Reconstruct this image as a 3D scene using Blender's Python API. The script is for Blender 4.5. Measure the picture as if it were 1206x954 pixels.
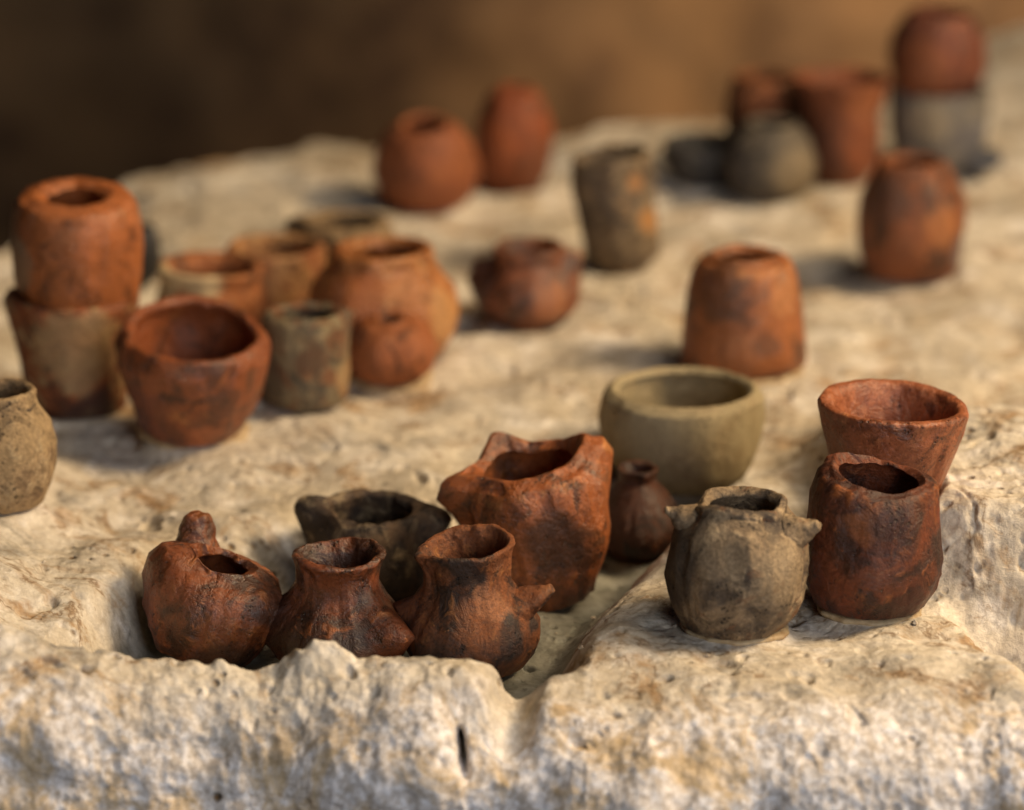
import bpy, math, random
import numpy as np
from mathutils import Matrix, Vector

for o in list(bpy.data.objects):
    bpy.data.objects.remove(o)
scene = bpy.context.scene
COL = scene.collection
R = math.radians

# ------------------------------------------------------------------ camera
PITCH = R(17.3)          # looking down at the ledge
FPX = 4200.0             # focal length in photograph pixels (1206 wide)
CAM = np.array([0.0, -1.428, 0.5506])
cd = bpy.data.cameras.new('camera')
cam = bpy.data.objects.new('camera', cd)
COL.objects.link(cam)
cam.location = CAM
cam.rotation_euler = (math.pi / 2 - PITCH, 0, 0)
cd.sensor_width = 36.0
cd.lens = 36.0 * FPX / 1206.0
cd.clip_start = 0.02
cd.clip_end = 50
cd.dof.use_dof = True
cd.dof.focus_distance = 1.565
cd.dof.aperture_fstop = 4.2
cd.dof.aperture_blades = 0
scene.camera = cam

# ------------------------------------------------------------------ world and lamps
w = bpy.data.worlds.new('World')
scene.world = w
w.use_nodes = True
bg = w.node_tree.nodes['Background']
bg.inputs[0].default_value = (0.75, 0.82, 1.0, 1)
bg.inputs[1].default_value = 0.012


def lamp(name, kind, loc, target, energy, color, **kw):
    d = bpy.data.lights.new(name, kind)
    o = bpy.data.objects.new(name, d)
    COL.objects.link(o)
    o.location = loc
    o.rotation_euler = (Vector(target) - Vector(loc)).to_track_quat('-Z', 'Y').to_euler()
    d.energy = energy
    d.color = color
    for k, v in kw.items():
        setattr(d, k, v)
    return o


# warm display lamp from the right
lamp('warm_display_lamp', 'SPOT', (1.62, 0.06, 1.40), (-0.02, 0.12, 0.0), 215, (1.0, 0.74, 0.43),
     spot_size=R(80), spot_blend=0.9, shadow_soft_size=0.30)
# added broad area light that softens the warm lamp's shadows
lamp('added_soft_light', 'AREA', (1.05, 0.0, 1.65), (-0.02, 0.10, 0.0), 20, (1.0, 0.82, 0.60),
     shape='DISK', size=1.3)
# cool daylight entering from behind the camera
lamp('cool_window_light', 'AREA', (1.0, -2.3, 0.75), (0.0, 0.0, 0.0), 31, (0.90, 0.93, 1.0),
     shape='RECTANGLE', size=0.9, size_y=0.9)
# added unseen spot that makes the warm gradient on the back wall
lamp('added_wall_wash', 'SPOT', (0.95, 1.45, 0.55), (0.54, 2.2, -0.04), 165, (1.0, 0.69, 0.40),
     spot_size=R(60), spot_blend=1.0, shadow_soft_size=0.12)

scene.view_settings.view_transform = 'Standard'
scene.view_settings.look = 'None'
scene.view_settings.exposure = -0.12
scene.view_settings.gamma = 1.0
scene.view_settings.use_curve_mapping = False
scene.render.engine = 'CYCLES'
scene.cycles.max_bounces = 5
scene.cycles.diffuse_bounces = 4
scene.cycles.glossy_bounces = 2
scene.render.resolution_x = 1024
scene.render.resolution_y = 810


# ------------------------------------------------------------------ numpy noise
def _hash(ix, iy, iz, seed):
    h = (ix.astype(np.int64) * 374761393 + iy.astype(np.int64) * 668265263 +
         iz.astype(np.int64) * 2147483647 + seed * 1274126177) & 0xFFFFFFFF
    h = ((h ^ (h >> 13)) * 1274126177) & 0xFFFFFFFF
    h = ((h ^ (h >> 16)) * 2246822519) & 0xFFFFFFFF
    return (h ^ (h >> 15)) & 0xFFFF


_G = np.random.RandomState(7).normal(size=(1024, 3))
_G /= np.linalg.norm(_G, axis=1)[:, None]


def gnoise(P, freq, seed=0):
    """gradient noise, about -1..1"""
    Q = P * freq + seed * 17.31
    I = np.floor(Q)
    F = Q - I
    U = F * F * F * (F * (F * 6 - 15) + 10)
    I = I.astype(np.int64)
    out = 0
    for dx in (0, 1):
        wx = U[:, 0] if dx else 1 - U[:, 0]
        for dy in (0, 1):
            wy = U[:, 1] if dy else 1 - U[:, 1]
            for dz in (0, 1):
                wz = U[:, 2] if dz else 1 - U[:, 2]
                g = _G[_hash(I[:, 0] + dx, I[:, 1] + dy, I[:, 2] + dz, seed) & 1023]
                d = g[:, 0] * (F[:, 0] - dx) + g[:, 1] * (F[:, 1] - dy) + g[:, 2] * (F[:, 2] - dz)
                out = out + wx * wy * wz * d
    return out * 1.6


def fbm(P, freq, octs, seed=0, gain=0.5):
    a, s = 1.0, 0
    for k in range(octs):
        s = s + a * gnoise(P, freq * 2.03 ** k, seed + k)
        a *= gain
    return s


def S(a, b, x):
    t = np.clip((x - a) / (b - a), 0, 1)
    return t * t * (3 - 2 * t)


# ------------------------------------------------------------------ materials
def new_mat(name):
    m = bpy.data.materials.new(name)
    m.use_nodes = True
    nt = m.node_tree
    b = nt.nodes['Principled BSDF']
    return m, nt, b


def N(nt, kind, **kw):
    n = nt.nodes.new(kind)
    for k, v in kw.items():
        if k in n.inputs:
            n.inputs[k].default_value = v
        else:
            setattr(n, k, v)
    return n


def ramp(nt, src, p0, p1, c0=(0, 0, 0, 1), c1=(1, 1, 1, 1)):
    r = nt.nodes.new('ShaderNodeValToRGB')
    r.color_ramp.elements[0].position = p0
    r.color_ramp.elements[1].position = p1
    r.color_ramp.elements[0].color = c0
    r.color_ramp.elements[1].color = c1
    nt.links.new(src, r.inputs[0])
    return r.outputs[0]


def mix(nt, fac, a, b, mode='MIX'):
    m = nt.nodes.new('ShaderNodeMix')
    m.data_type = 'RGBA'
    m.blend_type = mode
    for sock, v in ((m.inputs[0], fac), (m.inputs[6], a), (m.inputs[7], b)):
        if isinstance(v, (int, float)):
            sock.default_value = v
        elif isinstance(v, tuple):
            sock.default_value = v if len(v) == 4 else (*v, 1)
        else:
            nt.links.new(v, sock)
    return m.outputs[2]


def coords(nt, seed, scale=1.0):
    tc = nt.nodes.new('ShaderNodeTexCoord')
    mp = nt.nodes.new('ShaderNodeMapping')
    mp.inputs['Location'].default_value = (seed * 1.37, seed * 2.11, seed * 0.73)
    mp.inputs['Scale'].default_value = (scale,) * 3
    nt.links.new(tc.outputs['Object'], mp.inputs['Vector'])
    return mp.outputs[0]


def noise(nt, vec, scale, detail=5, rough=0.6, dist=0.0):
    n = N(nt, 'ShaderNodeTexNoise')
    n.inputs['Scale'].default_value = scale
    n.inputs['Detail'].default_value = detail
    n.inputs['Roughness'].default_value = rough
    n.inputs['Distortion'].default_value = dist
    nt.links.new(vec, n.inputs['Vector'])
    return n.outputs[0]


def clay(name, c_mid, c_dark, c_light, seed, dark=0.5, light=0.55, rough=0.46, soot=None, grain=1.0, spec=0.45, smudge=0.8,
         sootpos=0.50, patches=(), prof=None, k=0.0004, H=0.06):
    """fired clay: firing clouds, worn paler clay, soot, grit, pores, hairline cracks and single stains"""
    m, nt, b = new_mat(name)
    v = coords(nt, seed)
    big = noise(nt, v, 38, 4, 0.62, 0.7)
    mid = noise(nt, v, 95, 5, 0.66, 0.6)
    fine = noise(nt, v, 620, 4, 0.72)
    col = mix(nt, ramp(nt, big, dark - 0.08, dark + 0.09), c_dark, c_mid)
    col = mix(nt, ramp(nt, mid, light, light + 0.13), col, c_light)
    sm_n = noise(nt, v, 60, 5, 0.72, 0.9)
    sm = ramp(nt, sm_n, 0.53, 0.63, (0, 0, 0, 1), (smudge, smudge, smudge, 1))
    col = mix(nt, sm, col, tuple(0.42 * x for x in c_dark[:3]))
    if soot:
        col = mix(nt, ramp(nt, noise(nt, v, 50, 5, 0.7, 1.3), sootpos, sootpos + 0.08), col, soot)
    if patches:
        tc = N(nt, 'ShaderNodeTexCoord')
        wob = N(nt, 'ShaderNodeTexNoise')
        wob.inputs['Scale'].default_value = 70
        wob.inputs['Detail'].default_value = 4
        nt.links.new(tc.outputs['Object'], wob.inputs['Vector'])
        off = N(nt, 'ShaderNodeVectorMath', operation='MULTIPLY_ADD')
        nt.links.new(wob.outputs['Color'], off.inputs[0])
        off.inputs[1].default_value = (0.018,) * 3
        nt.links.new(tc.outputs['Object'], off.inputs[2])
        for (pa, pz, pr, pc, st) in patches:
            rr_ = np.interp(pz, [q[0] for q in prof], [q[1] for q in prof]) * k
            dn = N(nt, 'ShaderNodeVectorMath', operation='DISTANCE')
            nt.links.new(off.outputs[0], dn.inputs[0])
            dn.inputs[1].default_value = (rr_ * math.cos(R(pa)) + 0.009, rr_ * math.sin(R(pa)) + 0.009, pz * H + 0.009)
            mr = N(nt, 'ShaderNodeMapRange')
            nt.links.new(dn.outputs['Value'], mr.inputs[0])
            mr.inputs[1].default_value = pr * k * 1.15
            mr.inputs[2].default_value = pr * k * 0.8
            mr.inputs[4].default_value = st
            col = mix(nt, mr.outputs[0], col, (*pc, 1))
    at = N(nt, 'ShaderNodeAttribute', attribute_name='wear')
    wn = mix(nt, 1.0, ramp(nt, at.outputs['Fac'], 0.25, 0.75), ramp(nt, mid, 0.40, 0.58), 'MULTIPLY')
    col = mix(nt, wn, col, tuple(min(1, x * 1.15) for x in c_light[:3]))
    mot = ramp(nt, fine, 0.32, 0.68, (0.60, 0.56, 0.53, 1), (1.25, 1.22, 1.2, 1))
    col = mix(nt, 0.85 * min(grain, 1.15), col, mot, 'MULTIPLY')
    # open pores where the clay is gritty
    vo = N(nt, 'ShaderNodeTexVoronoi', feature='F1')
    vo.inputs['Scale'].default_value = 420
    nt.links.new(v, vo.inputs['Vector'])
    fmask = mix(nt, 1.0, ramp(nt, vo.outputs['Distance'], 0.16, 0.30, (1, 1, 1, 1), (0, 0, 0, 1)), ramp(nt, sm_n, 0.52, 0.62), 'MULTIPLY')
    col = mix(nt, fmask, col, tuple(0.3 * x for x in c_dark[:3]))
    nt.links.new(col, b.inputs['Base Color'])
    rr = ramp(nt, fine, 0.3, 0.7, (rough - .16,) * 3 + (1,), (rough + .20,) * 3 + (1,))
    nt.links.new(rr, b.inputs['Roughness'])
    b.inputs['Specular IOR Level'].default_value = spec
    wv = N(nt, 'ShaderNodeTexVoronoi', feature='DISTANCE_TO_EDGE')
    wv.inputs['Scale'].default_value = 44
    nt.links.new(mix(nt, 0.05, v, N(nt, 'ShaderNodeTexNoise', Scale=70.0).outputs['Color'], 'LINEAR_LIGHT'), wv.inputs['Vector'])
    crk = mix(nt, 1.0, ramp(nt, wv.outputs['Distance'], 0.0, 0.03, (1, 1, 1, 1), (0, 0, 0, 1)), ramp(nt, big, 0.52, 0.58), 'MULTIPLY')
    prev = None
    for src, st, dist, inv in ((mid, 0.8, 0.0026, False), (fine, 0.75, 0.0007, False), (fmask, 0.7, 0.0009, True), (crk, 0.7, 0.0012, True)):
        bp = N(nt, 'ShaderNodeBump', invert=inv)
        bp.inputs['Strength'].default_value = min(1.0, st * grain)
        bp.inputs['Distance'].default_value = dist
        nt.links.new(src, bp.inputs['Height'])
        if prev:
            nt.links.new(prev, bp.inputs['Normal'])
        prev = bp.outputs[0]
    nt.links.new(prev, b.inputs['Normal'])
    return m


def limestone():
    m, nt, b = new_mat('limestone')
    v = coords(nt, 1.0)
    big = noise(nt, v, 9, 5, 0.6, 0.5)
    mid = noise(nt, v, 34, 5, 0.66, 0.6)
    fin = noise(nt, v, 210, 5, 0.75, 0.2)
    vf = noise(nt, v, 900, 3, 0.7)
    col = mix(nt, ramp(nt, big, 0.36, 0.64), (0.52, 0.445, 0.34, 1), (0.70, 0.635, 0.53, 1))
    col = mix(nt, ramp(nt, mid, 0.50, 0.66), col, (0.78, 0.73, 0.66, 1))
    och = noise(nt, coords(nt, 5.0), 22, 5, 0.7, 0.9)
    col = mix(nt, mix(nt, 1.0, ramp(nt, och, 0.53, 0.66), (0.85, 0.85, 0.85, 1), 'MULTIPLY'), col, (0.36, 0.21, 0.085, 1))
    gry = noise(nt, coords(nt, 9.0), 30, 5, 0.7, 0.5)
    col = mix(nt, mix(nt, 1.0, ramp(nt, gry, 0.54, 0.66), (0.7, 0.7, 0.7, 1), 'MULTIPLY'), col, (0.27, 0.245, 0.205, 1))
    vn_ = noise(nt, coords(nt, 13.0), 26, 6, 0.62, 0.4)
    vl = N(nt, 'ShaderNodeMath', operation='SUBTRACT')
    nt.links.new(vn_, vl.inputs[0]); vl.inputs[1].default_value = 0.5
    va = N(nt, 'ShaderNodeMath', operation='ABSOLUTE')
    nt.links.new(vl.outputs[0], va.inputs[0])
    vm = mix(nt, 1.0, ramp(nt, va.outputs[0], 0.004, 0.022, (0.75, 0.75, 0.75, 1), (0, 0, 0, 1)), ramp(nt, och, 0.45, 0.58), 'MULTIPLY')
    col = mix(nt, vm, col, (0.22, 0.14, 0.075, 1))
    # freshly broken, whiter stone on the front face
    sx = N(nt, 'ShaderNodeSeparateXYZ')
    tc = N(nt, 'ShaderNodeTexCoord')
    nt.links.new(tc.outputs['Object'], sx.inputs[0])
    ad = N(nt, 'ShaderNodeMath', operation='MULTIPLY_ADD')
    nt.links.new(mid, ad.inputs[0])
    ad.inputs[1].default_value = 0.05
    nt.links.new(sx.outputs['Y'], ad.inputs[2])
    mr = N(nt, 'ShaderNodeMapRange')
    nt.links.new(ad.outputs[0], mr.inputs[0])
    mr.inputs[1].default_value = -0.022
    mr.inputs[2].default_value = -0.042
    fresh = mix(nt, ramp(nt, fin, 0.40, 0.60), (0.62, 0.55, 0.48, 1), (0.87, 0.845, 0.85, 1))
    fresh = mix(nt, mix(nt, 1.0, ramp(nt, och, 0.50, 0.60), (0.7, 0.7, 0.7, 1), 'MULTIPLY'), fresh, (0.60, 0.42, 0.19, 1))
    col = mix(nt, mr.outputs[0], col, fresh)
    mot = ramp(nt, fin, 0.28, 0.72, (0.60, 0.56, 0.52, 1), (1.2, 1.2, 1.2, 1))
    col = mix(nt, 0.8, col, mot, 'MULTIPLY')
    vo = N(nt, 'ShaderNodeTexVoronoi', feature='F1')
    vo.inputs['Scale'].default_value = 130
    nt.links.new(v, vo.inputs['Vector'])
    pit = ramp(nt, vo.outputs['Distance'], 0.10, 0.32, (1, 1, 1, 1), (0, 0, 0, 1))
    psel = ramp(nt, noise(nt, coords(nt, 3.0), 28, 4, 0.6), 0.54, 0.66)
    pm = mix(nt, 1.0, pit, psel, 'MULTIPLY')
    col = mix(nt, pm, col, (0.17, 0.10, 0.045, 1))
    wa = N(nt, 'ShaderNodeAttribute', attribute_name='hollow_tint')  # darker grey-green, less rough stone inside the hollow
    hollow_col = mix(nt, ramp(nt, mid, 0.40, 0.62), (0.115, 0.125, 0.105, 1), (0.25, 0.25, 0.205, 1))
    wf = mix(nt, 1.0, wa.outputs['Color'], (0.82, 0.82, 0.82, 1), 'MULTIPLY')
    col = mix(nt, wf, col, hollow_col)
    nt.links.new(col, b.inputs['Base Color'])
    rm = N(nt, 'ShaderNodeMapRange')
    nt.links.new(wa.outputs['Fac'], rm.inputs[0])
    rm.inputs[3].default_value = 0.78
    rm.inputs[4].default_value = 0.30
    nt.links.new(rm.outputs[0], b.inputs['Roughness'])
    b.inputs['Specular IOR Level'].default_value = 0.3
    b1 = N(nt, 'ShaderNodeBump')
    b1.inputs['Strength'].default_value = 0.5
    b1.inputs['Distance'].default_value = 0.0022
    nt.links.new(fin, b1.inputs['Height'])
    b2 = N(nt, 'ShaderNodeBump')
    b2.inputs['Strength'].default_value = 0.5
    b2.inputs['Distance'].default_value = 0.0006
    nt.links.new(vf, b2.inputs['Height'])
    nt.links.new(b1.outputs[0], b2.inputs['Normal'])
    b3 = N(nt, 'ShaderNodeBump', invert=True)
    b3.inputs['Strength'].default_value = 0.8
    b3.inputs['Distance'].default_value = 0.0025
    nt.links.new(pm, b3.inputs['Height'])
    nt.links.new(b2.outputs[0], b3.inputs['Normal'])
    nt.links.new(b3.outputs[0], b.inputs['Normal'])
    return m


def wall_stone():
    m, nt, b = new_mat('brown_wall_stone')
    v = coords(nt, 2.0)
    n1 = noise(nt, v, 7.0, 5, 0.6)
    n2 = noise(nt, v, 14, 6, 0.65)
    col = mix(nt, ramp(nt, n1, 0.38, 0.62), (0.065, 0.036, 0.018, 1), (0.21, 0.125, 0.058, 1))
    col = mix(nt, ramp(nt, n2, 0.45, 0.7), col, (0.12, 0.075, 0.04, 1))
    nt.links.new(col, b.inputs['Base Color'])
    b.inputs['Roughness'].default_value = 0.9
    bp = N(nt, 'ShaderNodeBump')
    bp.inputs['Strength'].default_value = 0.6
    bp.inputs['Distance'].default_value = 0.01
    nt.links.new(n2, bp.inputs['Height'])
    nt.links.new(bp.outputs[0], b.inputs['Normal'])
    return m


# ------------------------------------------------------------------ mesh helpers
def grid_mesh(name, V, nr, nc, mat):
    """V: (nr*nc,3) row-major sheet"""
    i = np.arange(nr - 1)[:, None] * nc + np.arange(nc - 1)[None, :]
    F = np.stack([i, i + 1, i + nc + 1, i + nc], -1).reshape(-1, 4)
    me = bpy.data.meshes.new(name)
    me.vertices.add(len(V))
    me.vertices.foreach_set('co', V.astype(np.float32).ravel())
    me.loops.add(F.size)
    me.loops.foreach_set('vertex_index', F.astype(np.int32).ravel())
    me.polygons.add(len(F))
    me.polygons.foreach_set('loop_start', np.arange(0, F.size, 4, dtype=np.int32))
    me.polygons.foreach_set('use_smooth', np.ones(len(F), bool))
    me.materials.append(mat)
    me.update()
    me.validate()
    o = bpy.data.objects.new(name, me)
    COL.objects.link(o)
    return o


def sheet_normals(V, nr, nc):
    G = V.reshape(nr, nc, 3)
    du = np.gradient(G, axis=1)
    dv = np.gradient(G, axis=0)
    n = np.cross(du, dv)
    n /= np.linalg.norm(n, axis=2)[:, :, None] + 1e-12
    return n.reshape(-1, 3)


# ------------------------------------------------------------------ the limestone ledge
def xr_hollow(y):       # right bank of the hollow
    return np.interp(y, [-0.09, -0.03, 0.068, 0.13, 0.19, 0.27], [-0.006, 0.010, 0.036, 0.058, 0.085, 0.135])


def yb_hollow(x):       # back bank of the hollow
    return np.interp(x, [-0.25, -0.17, -0.10, -0.02, 0.03, 0.12], [0.05, 0.10, 0.165, 0.185, 0.24, 0.27])


def y_front(x):
    return np.interp(x, [-0.5, -0.25, -0.16, -0.08, -0.02, 0.0, 0.03, 0.12, 0.2, 0.26, 0.5],
                     [-0.075, -0.068, -0.058, -0.056, -0.066, -0.070, -0.080, -0.080, -0.072, -0.085, -0.09])


def y_back(x):
    return np.interp(x, [-0.5, -0.32, -0.24, -0.14, 0.05, 0.3, 0.8], [0.42, 0.60, 0.84, 0.94, 0.98, 1.12, 1.3])


def hollow(x, y):
    return (S(-0.205, -0.170, x - 0.25 * np.clip(y, 0, .2) ) * S(0.022, -0.016, x - xr_hollow(y)) *
         S(0.040, -0.045, y - yb_hollow(x)) * S(-0.034, -0.012, y))


def height(x, y):
    x = np.asarray(x, float); y = np.asarray(y, float)
    z = np.zeros(np.broadcast(x, y).shape)
    # hollow holding the front group
    m = hollow(x, y)
    z = z - 0.034 * m
    # lip in front of it, crumbly, with a drain notch beside the slab
    lip = S(-0.018, -0.034, y) * S(0.004, -0.02, x)
    z = z + lip * (0.002 + 0.008 * S(-0.13, -0.19, x))
    z = z - 0.013 * np.exp(-((x - 0.000 - 0.1 * (y + 0.06)) / 0.009) ** 2) * S(0.0, -0.04, y) * S(-0.085, -0.055, y)
    # rock swelling on the left
    z = z + 0.020 * S(-0.195, -0.26, x) * S(0.34, 0.10, y) * S(-0.06, 0.05, y)
    z = z + 0.010 * S(-0.16, -0.22, x) * S(0.02, -0.03, y)
    # big block on the right
    y0 = np.interp(x, [0.18, 0.205, 0.26], [0.066, 0.042, 0.032])
    blk = S(0.140, 0.170, x) * S(0.0, 0.045, y - y0) * S(0.32, 0.20, y)
    z = z + 0.038 * blk
    # the slab breaks off towards it
    d = x - (0.188 - 0.30 * np.minimum(y - 0.03, 0.0))
    z = z - 0.030 * S(0.0, 0.030, d) * (1 - blk) * S(0.045, 0.0, y - y0)
    # slab dips gently towards its front
    z = z - 0.006 * S(-0.02, -0.075, y) * S(0.0, 0.03, x)
    # broad undulation of the back part
    back = S(0.22, 0.4, y)
    z = z + back * 0.006 * (np.sin(x * 17 + 1.3) * np.cos(y * 11 + 0.4) + 0.6 * np.sin(x * 9 - y * 14))
    z = z + 0.055 * S(0.22, 0.5, x) * S(0.55, 1.1, y)
    return z


def px_ray(u, v):
    a = (u - 603.0) / FPX
    bb = (v - 477.0) / FPX
    f = np.array([0, math.cos(PITCH), -math.sin(PITCH)])
    up = np.array([0, math.sin(PITCH), math.cos(PITCH)])
    return f + a * np.array([1.0, 0, 0]) - bb * up


def spot(u, v, gz=None):
    """where a line of sight measured in the photograph meets the ledge"""
    d = px_ray(u, v)
    t = (CAM[2] - (gz or 0.0)) / -d[2]
    if gz is not None:
        return CAM + d * t, t
    for _ in range(60):
        p = CAM + d * t
        tn = (CAM[2] - float(height(p[0], p[1]))) / -d[2]
        t += 0.5 * (tn - t)
    return CAM + d * t, t


PADS = []        # (x, y, r) footprints kept smooth so that pots stand firmly


def build_ledge(mat):
    xs = np.concatenate([np.linspace(-0.40, -0.232, 90), np.linspace(-0.23, 0.232, 620), np.linspace(0.234, 0.44, 110)])
    nc = len(xs)
    # rows: front face, top, back face
    nf, nt_, nb = 130, 680, 40
    q = np.stack([xs, 0 * xs, 0 * xs], -1)
    yf, yb = y_front(xs) - 0.012 + 0.010 * fbm(q, 16, 3, 61), y_back(xs) + 0.03 * fbm(q, 9, 3, 66)
    rows = []
    re = 0.045
    zf = height(xs, yf) - re
    for k in range(nf):
        t = 1 - k / nf
        drop = 0.20 * t ** 1.6
        rows.append(np.stack([xs, yf - 0.15 * drop, zf - drop], -1))
    for k in range(110):
        ph = k / 110 * math.pi / 2
        y = yf + re * (1 - math.cos(ph))
        rows.append(np.stack([xs, y, height(xs, y) - re * (1 - math.sin(ph))], -1))
    near = 0.52
    for t in np.linspace(0, 1, nt_):
        if t < near:
            y = yf + re + (t / near) ** 1.15 * 0.30
        else:
            y0_ = yf + re + 0.30
            y = y0_ + (yb - y0_) * ((t - near) / (1 - near)) ** 1.2
        rows.append(np.stack([xs, y, height(xs, y)], -1))
    zb = height(xs, yb)
    for k in range(1, nb + 1):
        t = k / nb
        rows.append(np.stack([xs, yb + 0.03 * math.sin(t * 1.5), zb - 0.5 * t * t], -1))
    V = np.concatenate(rows)
    nr = len(rows)
    nrm = sheet_normals(V, nr, nc)
    x, y = V[:, 0], V[:, 1]
    pad = np.zeros(len(V))
    for (px, py, pr, pz) in PADS:
        dd = np.hypot(x - px, y - py)
        wgt = S(pr * 1.35, pr * 0.95, dd)
        pad = np.maximum(pad, wgt)
        V[:, 2] += (pz - V[:, 2]) * S(pr * 1.5, pr * 0.95, dd)
    calm = 1 - 0.92 * pad
    lipm = S(0.0, -0.03, y) * S(0.01, -0.01, x)
    face = S(-0.045, -0.065, y)
    fz = 1 - 0.65 * face
    rough = 0.45 + 0.40 * np.maximum(lipm, 0.8 * face) + 0.4 * S(0.185, 0.21, x) * S(0.25, 0.2, y)
    disp = 0.0062 * fbm(V, 13, 3, 3) * calm + 0.003 * face * fbm(V, 24, 2, 8)
    disp -= 0.0040 * S(0.0, 0.5, gnoise(V, 17, 77)) * calm * S(0.06, 0.2, y)
    rg = np.abs(gnoise(V, 30, 83))
    disp -= 0.0020 * S(0.07, 0.0, rg) * S(0.15, 0.5, gnoise(V, 9, 85)) * calm * (1 - face) * S(0.5, 0.25, y)
    disp += 0.0015 * rough * fbm(V, 42, 3, 11) * calm * (0.4 + 0.6 * fz) * (1 - 0.5 * S(0.1, 0.3, y))
    b = np.abs(gnoise(V, 90, 21))
    disp += 0.0013 * lipm * (0.5 - b) * calm
    disp += 0.0010 * rough * fbm(V * np.array([1, 1, 0.7]), 170, 2, 31, 0.6) * calm
    # dissolved pits
    p = gnoise(V, 120, 41)
    p3 = gnoise(V, 58, 43)
    disp -= 0.0030 * S(0.58, 0.72, p3) * calm * (1 - 0.5 * face)
    disp -= 0.0026 * S(0.42, 0.72, p) * (0.35 + rough * 0.6) * calm * fz
    p2 = gnoise(V * np.array([1, 1, 0.5]), 55, 47)
    disp -= 0.0040 * S(0.55, 0.8, p2) * 0.4 * calm
    # the dark crack in the lip
    ck = np.exp(-((x + 0.0205 + 0.10 * (V[:, 2] + 0.02)) / 0.0017) ** 2) * S(-0.045, -0.058, y) * S(-0.034, -0.026, V[:, 2]) * S(-0.010, -0.020, V[:, 2])
    V = V + nrm * disp[:, None]
    V[:, 1] += 0.022 * ck
    V[:, 2] -= 0.002 * ck
    # a few crumbs of stone standing up on the lip
    for (cx, cy, h, r) in ((-0.087, -0.032, 0.0095, 0.0085), (-0.078, -0.033, 0.005, 0.005), (-0.0705, -0.032, 0.0055, 0.005),
                           (-0.098, -0.030, 0.004, 0.005), (-0.123, -0.032, 0.004, 0.003), (-0.018, -0.05, 0.004, 0.008)):
        g = np.exp(-(((x - cx) / r) ** 2 + ((y - cy) / (r * 1.3)) ** 2) ** 1.3)
        V[:, 2] += h * g * (1 + 0.4 * gnoise(V, 160, 5))
    o = grid_mesh('limestone_ledge', V, nr, nc, mat)
    o['kind'] = 'structure'
    hollow_tint = S(0.45, 0.85, hollow(V[:, 0], V[:, 1]) + 0.22 * fbm(V, 45, 3, 95))  # tint mask follows the hollow, edge broken by noise
    o.data.attributes.new('hollow_tint', 'FLOAT', 'POINT').data.foreach_set('value', hollow_tint.astype(np.float32))
    return V


# ------------------------------------------------------------------ pots
def catmull(P, n):
    P = np.array(P, float)
    P = np.vstack([2 * P[0] - P[1], P, 2 * P[-1] - P[-2]])
    out = []
    for i in range(1, len(P) - 2):
        t = np.linspace(0, 1, 24, endpoint=False)[:, None]
        p0, p1, p2, p3 = P[i - 1], P[i], P[i + 1], P[i + 2]
        out.append(0.5 * ((2 * p1) + (-p0 + p2) * t + (2 * p0 - 5 * p1 + 4 * p2 - p3) * t ** 2 + (-p0 + 3 * p1 - 3 * p2 + p3) * t ** 3))
    out.append(P[-2][None])
    C = np.vstack(out)
    L = np.concatenate([[0], np.cumsum(np.linalg.norm(np.diff(C, axis=0), axis=1))])
    s = np.linspace(0, L[-1], n)
    return np.stack([np.interp(s, L, C[:, k]) for k in range(C.shape[1])], -1)


POTS = []


def pot(name, label, cat, mat, u, vb, vr, prof, thick, floor=0.14, group=None, tilt=(0, 0), lugs=(), dents=(),
        wave=(), ell=(1, 1), lump=0.035, rim_name='rim', seed=1, res=(150, 130), foot=None, on=None, neck=None,
        rimdrop=0.5, gz=None, stubs=()):
    """u = centre column, vb = bottom of the visible base, vr = row of the mouth's centre;
    prof = (height fraction, radius in photograph pixels)"""
    POTS.append(dict(locals()))


def place_all():
    """footprints first, so the ledge can be made level under them"""
    for p in POTS:
        pitch = PITCH + math.atan((p['vb'] - 477) / FPX)
        rb = p['prof'][0][1]
        vc = p['vb'] - rb * math.sin(pitch)
        P, t = spot(p['u'], vc, p['gz'])
        p['P'], p['t'], p['px'] = P, t, t / FPX
        p['H'] = (vc - p['vr']) / math.cos(pitch) * p['px']
        if not p['on']:
            PADS.append((P[0], P[1], rb * p['px'], P[2]))


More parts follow.
